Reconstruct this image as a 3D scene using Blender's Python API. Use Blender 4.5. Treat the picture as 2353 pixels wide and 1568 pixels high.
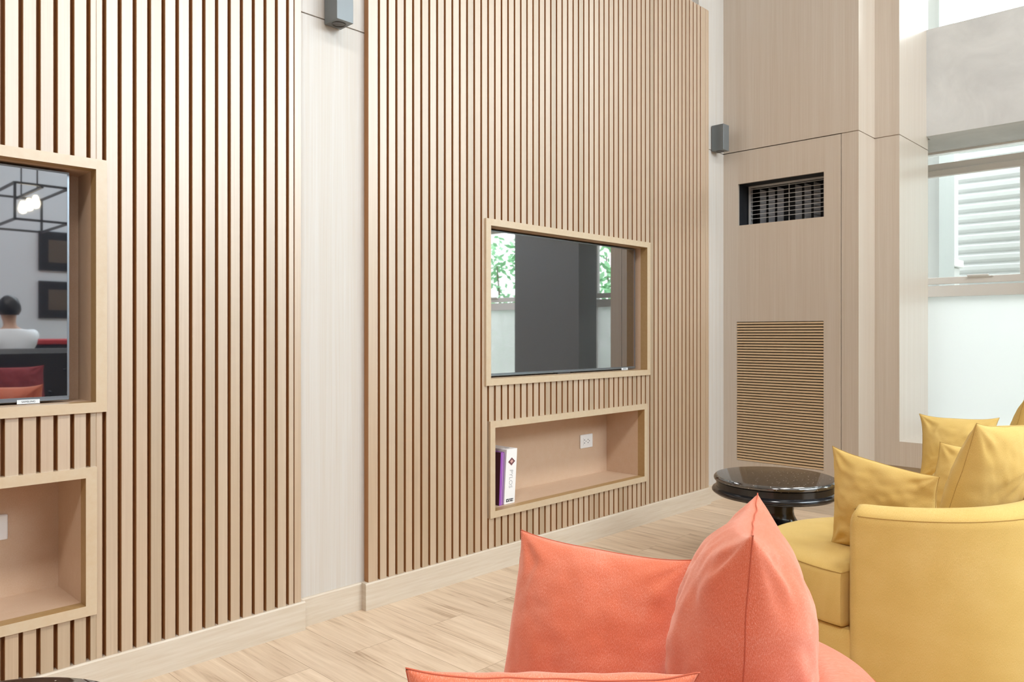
import bpy, math, random
from mathutils import Vector, Matrix, noise
for o in list(bpy.data.objects): bpy.data.objects.remove(o)
S = bpy.context.scene
COL = S.collection
R = math.radians

# ------------------------------------------------------------------ camera, sky, lights, exposure
cd = bpy.data.cameras.new('camera'); cam = bpy.data.objects.new('camera', cd); COL.objects.link(cam)
cam.location = (0, 0, 1.2); cam.rotation_euler = (R(90), 0, R(44.05 - 90))
cd.sensor_width = 36; cd.lens = 1766 / 2353 * 36; cd.shift_y = -16 / 2353; cd.clip_start = .02
S.camera = cam
S.view_settings.view_transform = 'Standard'; S.view_settings.look = 'None'
S.view_settings.gamma = 1; S.view_settings.use_curve_mapping = False
S.view_settings.exposure = 0.0
S.cycles.use_denoising = True
S.cycles.max_bounces = 10; S.cycles.diffuse_bounces = 6; S.cycles.glossy_bounces = 5; S.cycles.transparent_max_bounces = 16
S.cycles.sample_clamp_indirect = 6
W = bpy.data.worlds.new('sky'); S.world = W; W.use_nodes = True
bg = W.node_tree.nodes['Background']; bg.inputs[0].default_value = (.95, .975, 1, 1); bg.inputs[1].default_value = 6.2

def area(name, loc, target, sx, sy, power, color):
    d = bpy.data.lights.new(name, 'AREA'); d.shape = 'RECTANGLE'; d.size = sx; d.size_y = sy
    d.energy = power; d.color = color
    o = bpy.data.objects.new(name, d); COL.objects.link(o); o.location = loc
    o.rotation_euler = (Vector(target) - Vector(loc)).to_track_quat('-Z', 'Y').to_euler()
    return o
CEIL = 5.2
WARM, COOL = (1, .985, .965), (.79, .905, 1)
# fill lights added at the unseen ceiling (their frames are built further down)
for x, y, pw in ((-1.5, -.9, 185), (1.6, -.9, 75), (4.2, -.9, 45)):
    area('ceiling_fill_light', (x, y, CEIL - .09), (x, y + .35, 0), 1.5, .8, pw, WARM)
area('clerestory_fill_light', (4.3, -4.3, 4.2), (3.6, 2.8, 1.4), 4.6, 1.5, 240, COOL)  # lamp added at the clerestory to brighten the slat wall

# ------------------------------------------------------------------ helpers
def wpos(o):
    p = Vector((0, 0, 0))
    while o: p += o.location; o = o.parent
    return p
class MB:
    def __init__(s): s.v = []; s.f = []; s.uv = {}
    def add(s, vs, fs):
        n = len(s.v); s.v += [tuple(v) for v in vs]; s.f += [[i + n for i in f] for f in fs]; return s
    def box(s, x0, x1, y0, y1, z0, z1, b=0):
        if b <= 0:
            vs = [(x, y, z) for x in (x0, x1) for y in (y0, y1) for z in (z0, z1)]
            return s.add(vs, [(0, 1, 3, 2), (4, 6, 7, 5), (0, 4, 5, 1), (2, 3, 7, 6), (0, 2, 6, 4), (1, 5, 7, 3)])
        vs = []; fs = []
        c = [(x0, x1), (y0, y1), (z0, z1)]
        idx = {}
        for a in range(8):
            sg = [(a >> 2) & 1, (a >> 1) & 1, a & 1]
            for ax in range(3):
                p = []
                for k in range(3):
                    q = c[k][sg[k]]
                    if k != ax: q += b if sg[k] == 0 else -b
                    p.append(q)
                idx[(a, ax)] = len(vs); vs.append(p)
        def A(i, j, k): return i * 4 + j * 2 + k
        for ax in range(3):
            for sd in (0, 1):
                o1, o2 = [k for k in range(3) if k != ax]
                quad = []
                for (p, q) in ((0, 0), (1, 0), (1, 1), (0, 1)):
                    t = [0, 0, 0]; t[ax] = sd; t[o1] = p; t[o2] = q
                    quad.append(idx[(A(*t), ax)])
                fl = (sd == 1) ^ (ax == 1)
                fs.append(quad if fl else quad[::-1])
        for ax in range(3):
            o1, o2 = [k for k in range(3) if k != ax]
            for p in (0, 1):
                for q in (0, 1):
                    t = [0, 0, 0]; t[o1] = p; t[o2] = q
                    t0 = list(t); t1 = list(t); t0[ax] = 0; t1[ax] = 1
                    fs.append([idx[(A(*t0), o1)], idx[(A(*t1), o1)], idx[(A(*t1), o2)], idx[(A(*t0), o2)]])
        for a in range(8): fs.append([idx[(a, 0)], idx[(a, 1)], idx[(a, 2)]])
        return s.add(vs, fs)
    def hexa(s, lo, hi):   # two quads (lists of 4 points)
        return s.add(list(lo) + list(hi), [(3, 2, 1, 0), (4, 5, 6, 7), (0, 1, 5, 4), (1, 2, 6, 5), (2, 3, 7, 6), (3, 0, 4, 7)])
    def lathe(s, prof, c, n=64, a0=0, a1=2 * math.pi):
        full = abs(a1 - a0 - 2 * math.pi) < 1e-6
        m = n if full else n + 1; vs = []; fs = []
        for i in range(m):
            a = a0 + (a1 - a0) * i / n
            for r, z in prof: vs.append((c[0] + r * math.cos(a), c[1] + r * math.sin(a), c[2] + z))
        P = len(prof)
        for i in range(n):
            j = (i + 1) % m
            for k in range(P - 1): fs.append((i * P + k, j * P + k, j * P + k + 1, i * P + k + 1))
        return s.add(vs, fs)
    def tube(s, pts, rad, n=8, closed=False):
        pts = [Vector(p) for p in pts]; vs = []; fs = []; m = len(pts)
        for i, p in enumerate(pts):
            if closed: t = pts[(i + 1) % m] - pts[i - 1]
            else: t = pts[min(i + 1, m - 1)] - pts[max(i - 1, 0)]
            t.normalize()
            up = Vector((0, 0, 1)) if abs(t.z) < .95 else Vector((1, 0, 0))
            a = t.cross(up).normalized(); b = a.cross(t)
            rr = rad[i] if isinstance(rad, (list, tuple)) else rad
            for k in range(n):
                q = 2 * math.pi * k / n
                vs.append(p + a * math.cos(q) * rr + b * math.sin(q) * rr)
        for i in range(m if closed else m - 1):
            j = (i + 1) % m
            for k in range(n): fs.append((i * n + k, i * n + (k + 1) % n, j * n + (k + 1) % n, j * n + k))
        if not closed: fs += [tuple(range(n))[::-1], tuple((m - 1) * n + k for k in range(n))]
        return s.add(vs, fs)
    def build(s, name, m, parent=None, smooth=False, origin=None, auto=None):
        o0 = wpos(parent) if parent else Vector(origin or (0, 0, 0))
        me = bpy.data.meshes.new(name)
        me.from_pydata([tuple(Vector(v) - o0) for v in s.v], [], s.f); me.update()
        import bmesh
        bm = bmesh.new(); bm.from_mesh(me); bmesh.ops.recalc_face_normals(bm, faces=bm.faces); bm.to_mesh(me); bm.free()
        if s.uv:
            l = me.uv_layers.new(name='UVMap')
            for lp in me.loops: l.data[lp.index].uv = s.uv.get(lp.vertex_index, (0, 0))
        if smooth or auto:
            for p in me.polygons: p.use_smooth = True
            if auto: me.set_sharp_from_angle(angle=R(auto))
        me.materials.append(m)
        o = bpy.data.objects.new(name, me); COL.objects.link(o)
        if parent: o.parent = parent
        elif origin: o.location = origin
        return o
def B(x0, x1, y0, y1, z0, z1, b=0): return MB().box(x0, x1, y0, y1, z0, z1, b)
def tag(o, label=None, cat=None, group=None, kind=None):
    if label: o['label'] = label
    if cat: o['category'] = cat
    if group: o['group'] = group
    if kind: o['kind'] = kind
    return o
def thing(name, loc, label, cat, group=None):
    o = bpy.data.objects.new(name, None); COL.objects.link(o); o.location = loc; o.empty_display_size = .1
    return tag(o, label, cat, group)
def struct(name, mb, m, **k): return tag(mb.build(name, m, **k), kind='structure')
def copy_tree(o, parent=None):
    c = o.copy(); COL.objects.link(c)
    if parent: c.parent = parent
    for ch in list(o.children): copy_tree(ch, c)
    return c
def cut(rects, hole):      # rectangle subtraction
    out = []; hx0, hx1, hz0, hz1 = hole
    for x0, x1, z0, z1 in rects:
        if hx1 <= x0 or hx0 >= x1 or hz1 <= z0 or hz0 >= z1: out.append((x0, x1, z0, z1)); continue
        if hx0 > x0: out.append((x0, hx0, z0, z1))
        if hx1 < x1: out.append((hx1, x1, z0, z1))
        a, b = max(x0, hx0), min(x1, hx1)
        if hz0 > z0: out.append((a, b, z0, hz0))
        if hz1 < z1: out.append((a, b, hz1, z1))
    return out

# ------------------------------------------------------------------ materials
def newmat(name):
    m = bpy.data.materials.new(name); m.use_nodes = True
    nt = m.node_tree; p = nt.nodes['Principled BSDF']
    return m, nt, p
def N(nt, t, **k):
    n = nt.nodes.new(t)
    for a, b in k.items():
        if a in n.inputs: n.inputs[a].default_value = b
        else: setattr(n, a, b)
    return n
def plain(name, c, rough=.5, spec=.5, metal=0, coat=0, ior=1.5):
    m, nt, p = newmat(name)
    p.inputs['Base Color'].default_value = (*c, 1); p.inputs['Roughness'].default_value = rough
    p.inputs['Specular IOR Level'].default_value = spec; p.inputs['Metallic'].default_value = metal
    p.inputs['Coat Weight'].default_value = coat; p.inputs['IOR'].default_value = ior
    return m
def wood(name, c, var=.12, rough=.42, scale=(140, 140, 3), island=0.0, spec=.5, bump=.06, tint=None, coat=0.0, crough=.25, cior=2.3):
    m, nt, p = newmat(name); L = nt.links.new
    tc = N(nt, 'ShaderNodeTexCoord'); mp = N(nt, 'ShaderNodeMapping'); mp.inputs['Scale'].default_value = scale
    L(tc.outputs['Object'], mp.inputs[0])
    n1 = N(nt, 'ShaderNodeTexNoise', Scale=1.0, Detail=4.0, Roughness=.6); L(mp.outputs[0], n1.inputs['Vector'])
    mp2 = N(nt, 'ShaderNodeMapping'); mp2.inputs['Scale'].default_value = tuple(q * .12 for q in scale); L(tc.outputs['Object'], mp2.inputs[0])
    n2 = N(nt, 'ShaderNodeTexNoise', Scale=1.0, Detail=2.0); L(mp2.outputs[0], n2.inputs['Vector'])
    mx = N(nt, 'ShaderNodeMath', operation='MULTIPLY_ADD'); L(n2.outputs[0], mx.inputs[0]); mx.inputs[1].default_value = .32; 
    ms = N(nt, 'ShaderNodeMath', operation='MULTIPLY'); L(n1.outputs[0], ms.inputs[0]); ms.inputs[1].default_value = .68
    L(ms.outputs[0], mx.inputs[2])
    cr = N(nt, 'ShaderNodeValToRGB'); e = cr.color_ramp.elements
    e[0].position = .32; e[1].position = .68
    d = tint or (1, .93, .85)
    e[0].color = (*[q * (1 - var) * t for q, t in zip(c, d)], 1); e[1].color = (*[min(1, q * (1 + var)) for q in c], 1)
    L(mx.outputs[0], cr.inputs[0]); out = cr.outputs[0]
    if island:
        g = N(nt, 'ShaderNodeNewGeometry'); c2 = N(nt, 'ShaderNodeValToRGB'); q = c2.color_ramp.elements
        c2.color_ramp.interpolation = 'LINEAR'
        q[0].color = (1 - island, 1 - island * 1.25, 1 - island * 1.55, 1); q[1].color = (1, .97, 1, 1)
        k = c2.color_ramp.elements.new(.5); k.color = (1, 1 - island * .5, 1 - island * .7, 1)
        L(g.outputs['Random Per Island'], c2.inputs[0])
        mm = N(nt, 'ShaderNodeMix', data_type='RGBA', blend_type='MULTIPLY'); mm.inputs[0].default_value = 1
        L(out, mm.inputs[6]); L(c2.outputs[0], mm.inputs[7]); out = mm.outputs[2]
    L(out, p.inputs['Base Color']); p.inputs['Roughness'].default_value = rough; p.inputs['Specular IOR Level'].default_value = spec
    p.inputs['Coat Weight'].default_value = coat; p.inputs['Coat Roughness'].default_value = crough; p.inputs['Coat IOR'].default_value = cior
    if bump:
        b = N(nt, 'ShaderNodeBump', Strength=bump, Distance=.002); L(n1.outputs[0], b.inputs['Height']); L(b.outputs[0], p.inputs['Normal'])
    return m
def fabric(name, c, light, amt=.5, sheen=.25, twill=True):
    m, nt, p = newmat(name); L = nt.links.new
    tc = N(nt, 'ShaderNodeTexCoord')
    src = tc.outputs['UV']
    mp = N(nt, 'ShaderNodeMapping'); L(src, mp.inputs[0])
    mp.inputs['Rotation'].default_value = (0, 0, R(38) if twill else 0); mp.inputs['Scale'].default_value = (1500, 480, 1)
    n1 = N(nt, 'ShaderNodeTexNoise', Scale=1.0, Detail=3.0, Roughness=.7); L(mp.outputs[0], n1.inputs['Vector'])
    mp2 = N(nt, 'ShaderNodeMapping'); L(src, mp2.inputs[0]); mp2.inputs['Rotation'].default_value = (0, 0, R(-52) if twill else R(90)); mp2.inputs['Scale'].default_value = (1300, 190, 1)
    n2 = N(nt, 'ShaderNodeTexNoise', Scale=1.0, Detail=2.0); L(mp2.outputs[0], n2.inputs['Vector'])
    n3 = N(nt, 'ShaderNodeTexNoise', Scale=9.0, Detail=3.0); L(src, n3.inputs['Vector'])
    a = N(nt, 'ShaderNodeMath', operation='MULTIPLY_ADD'); L(n2.outputs[0], a.inputs[0]); a.inputs[1].default_value = .7; L(n1.outputs[0], a.inputs[2])
    a2 = N(nt, 'ShaderNodeMath', operation='MULTIPLY_ADD'); L(n3.outputs[0], a2.inputs[0]); a2.inputs[1].default_value = .35; L(a.outputs[0], a2.inputs[2])
    cr = N(nt, 'ShaderNodeValToRGB'); e = cr.color_ramp.elements
    e[0].position = .72; e[0].color = (*[q * .8 for q in c], 1); e[1].position = 1.0; e[1].color = (*c, 1)
    k = cr.color_ramp.elements.new(1.0); cr.color_ramp.elements[1].position = .95
    k = cr.color_ramp.elements[2]; k.position = 1.0; k.color = (*[q + (l - q) * amt for q, l in zip(c, light)], 1)
    ml = N(nt, 'ShaderNodeMapRange'); ml.inputs[1].default_value = .55; ml.inputs[2].default_value = 1.5; L(a2.outputs[0], ml.inputs[0])
    e[0].position = .2; cr.color_ramp.elements[1].position = .5; cr.color_ramp.elements[2].position = .85
    L(ml.outputs[0], cr.inputs[0]); L(cr.outputs[0], p.inputs['Base Color'])
    p.inputs['Roughness'].default_value = .9; p.inputs['Specular IOR Level'].default_value = .2
    p.inputs['Sheen Weight'].default_value = sheen; p.inputs['Sheen Roughness'].default_value = .45; p.inputs['Sheen Tint'].default_value = (*light, 1)
    b = N(nt, 'ShaderNodeBump', Strength=.35, Distance=.0012); L(a.outputs[0], b.inputs['Height'])
    L(b.outputs[0], p.inputs['Normal'])
    return m
def floor_mat():
    m, nt, p = newmat('oak_plank_floor'); L = nt.links.new
    tc = N(nt, 'ShaderNodeTexCoord'); sp = N(nt, 'ShaderNodeSeparateXYZ'); L(tc.outputs['Object'], sp.inputs[0])
    cb = N(nt, 'ShaderNodeCombineXYZ'); L(sp.outputs[1], cb.inputs[0]); L(sp.outputs[0], cb.inputs[1])
    br = N(nt, 'ShaderNodeTexBrick', offset=.37, offset_frequency=2); L(cb.outputs[0], br.inputs['Vector'])
    br.inputs['Scale'].default_value = 1; br.inputs['Brick Width'].default_value = 1.22; br.inputs['Row Height'].default_value = .185
    br.inputs['Mortar Size'].default_value = .0011; br.inputs['Mortar Smooth'].default_value = .2
    br.inputs['Color1'].default_value = (0, 0, 0, 1); br.inputs['Color2'].default_value = (1, 1, 1, 1); br.inputs['Mortar'].default_value = (.5, .5, .5, 1)
    # grain, shifted per plank
    mu = N(nt, 'ShaderNodeVectorMath', operation='MULTIPLY_ADD'); L(br.outputs['Color'], mu.inputs[0]); mu.inputs[1].default_value = (7, 5, 3); L(tc.outputs['Object'], mu.inputs[2])
    mp = N(nt, 'ShaderNodeMapping'); mp.inputs['Scale'].default_value = (26, 1.7, 1); L(mu.outputs[0], mp.inputs[0])
    n1 = N(nt, 'ShaderNodeTexNoise', Scale=1.0, Detail=6.0, Roughness=.62, Distortion=.9); L(mp.outputs[0], n1.inputs['Vector'])
    mp2 = N(nt, 'ShaderNodeMapping'); mp2.inputs['Scale'].default_value = (130, 5, 1); L(mu.outputs[0], mp2.inputs[0])
    n2 = N(nt, 'ShaderNodeTexNoise', Scale=1.0, Detail=3.0); L(mp2.outputs[0], n2.inputs['Vector'])
    ad = N(nt, 'ShaderNodeMath', operation='MULTIPLY_ADD'); L(n2.outputs[0], ad.inputs[0]); ad.inputs[1].default_value = .35; L(n1.outputs[0], ad.inputs[2])
    cr = N(nt, 'ShaderNodeValToRGB'); e = cr.color_ramp.elements
    e[0].position = .43; e[0].color = (.36, .24, .15, 1); e[1].position = .92; e[1].color = (.76, .615, .465, 1)
    k = cr.color_ramp.elements.new(.6); k.color = (.61, .465, .33, 1)
    L(ad.outputs[0], cr.inputs[0])
    c2 = N(nt, 'ShaderNodeValToRGB'); c2.color_ramp.elements[0].color = (.93, .92, .91, 1); c2.color_ramp.elements[1].color = (1.03, 1.03, 1.03, 1)
    L(br.outputs['Color'], c2.inputs[0])
    mm = N(nt, 'ShaderNodeMix', data_type='RGBA', blend_type='MULTIPLY'); mm.inputs[0].default_value = 1; L(cr.outputs[0], mm.inputs[6]); L(c2.outputs[0], mm.inputs[7])
    m2 = N(nt, 'ShaderNodeMix', data_type='RGBA', blend_type='MIX'); L(br.outputs['Fac'], m2.inputs[0]); L(mm.outputs[2], m2.inputs[6]); m2.inputs[7].default_value = (.3, .2, .12, 1)
    L(m2.outputs[2], p.inputs['Base Color']); p.inputs['Roughness'].default_value = .36; p.inputs['Specular IOR Level'].default_value = .4
    b = N(nt, 'ShaderNodeBump', Strength=.15, Distance=.001); L(n2.outputs[0], b.inputs['Height']); L(b.outputs[0], p.inputs['Normal'])
    return m
def granite():
    m, nt, p = newmat('black_granite'); L = nt.links.new
    tc = N(nt, 'ShaderNodeTexCoord'); v = N(nt, 'ShaderNodeTexVoronoi', Scale=150.0); L(tc.outputs['Object'], v.inputs['Vector'])
    w = N(nt, 'ShaderNodeTexWhiteNoise'); L(v.outputs['Color'], w.inputs['Vector'])
    g = N(nt, 'ShaderNodeMath', operation='GREATER_THAN'); L(w.outputs[0], g.inputs[0]); g.inputs[1].default_value = .955
    l = N(nt, 'ShaderNodeMath', operation='LESS_THAN'); L(v.outputs['Distance'], l.inputs[0]); l.inputs[1].default_value = .33
    mu = N(nt, 'ShaderNodeMath', operation='MULTIPLY'); L(g.outputs[0], mu.inputs[0]); L(l.outputs[0], mu.inputs[1])
    mx = N(nt, 'ShaderNodeMix', data_type='RGBA'); L(mu.outputs[0], mx.inputs[0])
    n = N(nt, 'ShaderNodeTexNoise', Scale=220.0, Detail=2.0); L(tc.outputs['Object'], n.inputs['Vector'])
    cr = N(nt, 'ShaderNodeValToRGB'); cr.color_ramp.elements[0].position = .4; cr.color_ramp.elements[0].color = (.012, .011, .011, 1)
    cr.color_ramp.elements[1].position = .75; cr.color_ramp.elements[1].color = (.05, .045, .042, 1); L(n.outputs[0], cr.inputs[0])
    L(cr.outputs[0], mx.inputs[6]); mx.inputs[7].default_value = (.5, .42, .36, 1)
    L(mx.outputs[2], p.inputs['Base Color']); p.inputs['Roughness'].default_value = .06; p.inputs['IOR'].default_value = 2.3
    return m
def concrete():
    m, nt, p = newmat('grey_concrete'); L = nt.links.new
    tc = N(nt, 'ShaderNodeTexCoord'); n = N(nt, 'ShaderNodeTexNoise', Scale=3.0, Detail=7.0, Roughness=.62, Distortion=.6); L(tc.outputs['Object'], n.inputs['Vector'])
    cr = N(nt, 'ShaderNodeValToRGB'); cr.color_ramp.elements[0].position = .3; cr.color_ramp.elements[0].color = (.50, .505, .50, 1)
    cr.color_ramp.elements[1].position = .72; cr.color_ramp.elements[1].color = (.63, .635, .625, 1); L(n.outputs[0], cr.inputs[0])
    L(cr.outputs[0], p.inputs['Base Color']); p.inputs['Roughness'].default_value = .55
    return m
def glass_mat(name, tint=(.93, .96, .95), frost=0.0, refl=.06):
    m = bpy.data.materials.new(name); m.use_nodes = True; nt = m.node_tree; L = nt.links.new
    for n in list(nt.nodes): nt.nodes.remove(n)
    o = N(nt, 'ShaderNodeOutputMaterial'); t = N(nt, 'ShaderNodeBsdfTransparent'); t.inputs[0].default_value = (*tint, 1)
    g = N(nt, 'ShaderNodeBsdfGlossy'); g.inputs['Roughness'].default_value = .02
    lw = N(nt, 'ShaderNodeLayerWeight'); lw.inputs[0].default_value = .5
    pw = N(nt, 'ShaderNodeMath', operation='POWER'); L(lw.outputs['Facing'], pw.inputs[0]); pw.inputs[1].default_value = 5
    f = N(nt, 'ShaderNodeMath', operation='MULTIPLY_ADD'); L(pw.outputs[0], f.inputs[0]); f.inputs[1].default_value = .9; f.inputs[2].default_value = .04
    a = t.outputs[0]
    if frost:
        tr = N(nt, 'ShaderNodeBsdfTranslucent'); tr.inputs[0].default_value = (.80, .81, .80, 1)
        mf = N(nt, 'ShaderNodeMixShader'); mf.inputs[0].default_value = frost; L(t.outputs[0], mf.inputs[1]); L(tr.outputs[0], mf.inputs[2]); a = mf.outputs[0]
    mx = N(nt, 'ShaderNodeMixShader'); L(f.outputs[0], mx.inputs[0]); L(a, mx.inputs[1]); L(g.outputs[0], mx.inputs[2]); L(mx.outputs[0], o.inputs[0])
    return m
def emit(name, c, s):
    m = bpy.data.materials.new(name); m.use_nodes = True; nt = m.node_tree
    for n in list(nt.nodes): nt.nodes.remove(n)
    o = N(nt, 'ShaderNodeOutputMaterial'); e = N(nt, 'ShaderNodeEmission'); e.inputs[0].default_value = (*c, 1); e.inputs[1].default_value = s
    nt.links.new(e.outputs[0], o.inputs[0]); return m

M_slat = wood('slat_veneer', (.46, .37, .25), .10, .45, (160, 160, 2.2), island=.2, spec=.5, bump=.02, coat=1.0, crough=.45)
M_groove = wood('groove_brown', (.36, .17, .06), .12, .5, (120, 120, 3), bump=0)
M_side = wood('slat_panel_edge', (.36, .20, .085), .1, .45, (120, 120, 3), bump=0)
M_panel = wood('pale_oak_veneer', (.53, .465, .395), .085, .36, (260, 260, 2.0), bump=.02, coat=1.0, crough=.33, cior=1.6)
M_strip = wood('strip_veneer_glare', (.56, .545, .52), .05, .5, (260, 260, 2.0), bump=.02, coat=.15, crough=.5)  # the oak veneer's glare put into a paler, more neutral base colour
M_base = wood('baseboard_oak', (.60, .54, .455), .08, .36, (5, 5, 90), bump=.03)
M_frame = wood('niche_frame_oak', (.56, .455, .32), .03, .36, (40, 40, 40), bump=0, coat=.6, crough=.4, cior=1.8)
M_lip = wood('niche_lip_shade_brown', (.40, .26, .115), .05, .4, (60, 60, 60), bump=0)  # shade of the frames' inner lips put into a darker brown
M_niche = wood('niche_tan_laminate', (.60, .445, .325), .04, .38, (220, 220, 220), bump=.05)
M_dark = plain('dark_gap', (.03, .022, .016), .8)
M_black = plain('plenum_black', (.008, .01, .014), .6)
M_louvre = wood('louvre_oak', (.60, .45, .29), .06, .4, (3, 30, 200), bump=0)
M_alu = plain('vent_aluminium', (.62, .62, .62), .4, .5, .3)
M_vane = plain('vent_vane_grey', (.26, .27, .29), .5)
M_sconce = plain('sconce_anodised_grey', (.17, .19, .20), .32, .5, .35)
M_sconce_dk = plain('sconce_recess', (.09, .09, .09), .4)
M_white = plain('white_plastic', (.85, .85, .84), .35)
M_winframe = plain('window_frame_grey_white', (.86, .855, .84), .4)
M_plaster = plain('white_plaster', (.80, .79, .77), .8)
M_wallgrey = plain('opposite_wall_grey', (.68, .76, .86), .8)
M_screen = plain('tv_screen', (.008, .012, .020), .02, .5, 0, 0, 4.8)
M_bezel = plain('tv_bezel', (.25, .29, .33), .3, .5, .8)
M_tvback = plain('tv_back', (.02, .02, .02), .5)
M_granite = granite()
M_lacquer = plain('black_lacquer', (.012, .012, .014), .16, .6)
M_floor = floor_mat()
M_conc = concrete()
M_column = plain('column_dark_grey', (.15, .15, .146), .5)
M_yel = fabric('yellow_linen', (.67, .455, .14), (.9, .78, .45), .4, .4, twill=False)
M_cor = fabric('coral_twill', (.74, .185, .095), (1, .68, .58), .6, .8)
M_seam = {M_yel.name: plain('yellow_seam', (.46, .29, .08), .9), M_cor.name: plain('coral_seam', (.52, .115, .06), .9)}
M_plinth = plain('chair_plinth_black', (.02, .02, .02), .5)
M_glass = glass_mat('clear_glass')
M_frost = glass_mat('frosted_glass', frost=.82)

# ------------------------------------------------------------------ room shell
YS, YR, YB = 2.775, 2.81, 2.765        # slat faces, recessed wall face, baseboard face
ZT = 3.485                             # top of the slat panels
GZ = 2.521                             # height of the shadow joint that runs round the room
struct('floor', B(-4.6, 6.7, -4.6, 3.5, -.06, 0), M_floor)
struct('ceiling', B(-4.6, 6.8, -4.6, 3.6, CEIL, CEIL + .1), M_plaster)
w = MB()                               # the wall behind the slat panels, recessed strips between them
w.box(-4.6, 5.2, 3.30, 3.45, 0, CEIL)
for x0, x1 in ((1.60, 2.0), (4.79, 5.19)):
    w.box(x0, x1, YR, 3.30, 0, GZ - .003); w.box(x0, x1, YR, 3.30, GZ + .003, CEIL); w.box(x0, x1, YR + .008, 3.30, GZ - .004, GZ + .004)
w.box(-4.6, 1.60, 2.86, 3.30, ZT - .02, CEIL); w.box(2.0, 4.79, 2.86, 3.30, ZT - .02, CEIL)
struct('wall_left', w, M_strip)
struct('wall_back', B(-4.75, -4.6, -4.6, 3.5, 0, CEIL), plain('back_wall_taupe', (.22, .20, .18), .7))
w = MB(); w.box(-4.6, 6.8, -4.75, -4.6, 0, 3.4); w.box(-4.6, 6.8, -4.75, -4.6, 5.0, CEIL); w.box(-4.6, 1.8, -4.75, -4.6, 3.4, 5.0)
struct('wall_opposite', w, M_wallgrey)

# end wall with the shadow joint; the louvred access panel sits in it
XE, YC, XT = 5.14, 1.848, 5.433        # end wall face, its corner, face of the window piers
w = MB()
w.box(XE, XT + .2, YC, 2.9, GZ + .003, CEIL)
w.box(XE, XT + .2, YC, 1.957, 0, GZ - .003)
w.box(XE + .008, XT + .2, YC + .008, 1.957, GZ - .004, GZ + .004)
w.box(XE + .35, XT + .2, 1.957, 2.9, 0, GZ + .003)
struct('wall_right', w, M_panel)
struct('trim_1', B(XE + .012, XE + .02, 1.95, 2.83, GZ - .02, GZ + .02), M_dark)

# access panel: leaf with two openings
ap = thing('access_panel', (XE, 2.39, 0), 'tall pale oak access panel with vent opening and louvred grille on the end wall', 'access panel')
ry = [(1.961, 2.816, .0, GZ - .003)]
V = (2.073, 2.694, 1.985, 2.286); LV = (2.075, 2.704, .287, 1.288)
for h in (V, LV): ry = cut(ry, h)
m = MB()
for y0, y1, z0, z1 in ry: m.box(XE, XE + .02, y0, y1, z0, z1)
m.build('panel', M_panel, ap)
for h, d in ((V, .30), (LV, .10)):
    y0, y1, z0, z1 = h; m = MB()
    m.box(XE + d, XE + d + .01, y0 - .03, y1 + .03, z0 - .03, z1 + .03)
    m.box(XE + .0205, XE + d, y0 - .012, y0, z0 - .01, z1 + .01); m.box(XE + .0205, XE + d, y1, y1 + .012, z0 - .01, z1 + .01)
    m.box(XE + .0205, XE + d, y0, y1, z0 - .012, z0); m.box(XE + .0205, XE + d, y0, y1, z1, z1 + .012)
    m.build('plenum', M_black, ap)
m = MB(); n = 51; pit = (LV[3] - LV[2]) / n
for k in range(n):
    z = LV[3] - pit * (k + .5)
    y0, y1 = LV[0] + .001, LV[1] - .001
    lo = [(XE + .001, y0, z - .0075), (XE + .014, y0, z + .0005), (XE + .014, y0, z + .006), (XE + .001, y0, z + .0045)]
    hi = [(x, y1, q) for x, _, q in lo]
    m.hexa(lo, hi)
m.build('louvre', M_louvre, ap)

# supply air grille inside the upper opening
vg = thing('air_grille', (XE + .15, 2.385, 1.985), 'aluminium supply air grille set back in the opening above the louvre', 'vent')
gx = XE + .145
m = MB()
m.box(gx, gx + .03, V[0] - .03, V[1] - .008, 1.984, 2.004); m.box(gx, gx + .03, V[0] - .03, V[1] - .008, 2.272, 2.296)
m.box(gx, gx + .035, V[1] - .024, V[1] - .008, 2.004, 2.272); m.box(gx, gx + .035, V[0] - .03, V[0] - .012, 2.004, 2.272)
m.build('frame', M_alu, vg)
for k in range(8):
    z = 2.262 - .0308 * k
    MB().hexa([(gx + .002, V[0] - .012, z - .002), (gx + .018, V[0] - .012, z + .001), (gx + .018, V[0] - .012, z + .003), (gx + .002, V[0] - .012, z + .002)],
              [(gx + .002, V[1] - .024, z - .002), (gx + .018, V[1] - .024, z + .001), (gx + .018, V[1] - .024, z + .003), (gx + .002, V[1] - .024, z + .002)]).build('blade', M_alu, vg)
for k in range(8):
    y = 2.612 - .0665 * k
    if k == 3:
        B(gx + .02, gx + .026, y - .028, y - .023, 2.0, 2.275).build('support_rod', M_alu, vg); continue
    MB().hexa([(gx + .034, y, 2.004), (gx + .036, y + .003, 2.004), (gx + .062, y - .032, 2.004), (gx + .060, y - .035, 2.004)],
              [(gx + .034, y, 2.262), (gx + .036, y + .003, 2.262), (gx + .062, y - .032, 2.25), (gx + .060, y - .035, 2.25)]).build('vane', M_vane, vg)

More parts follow.
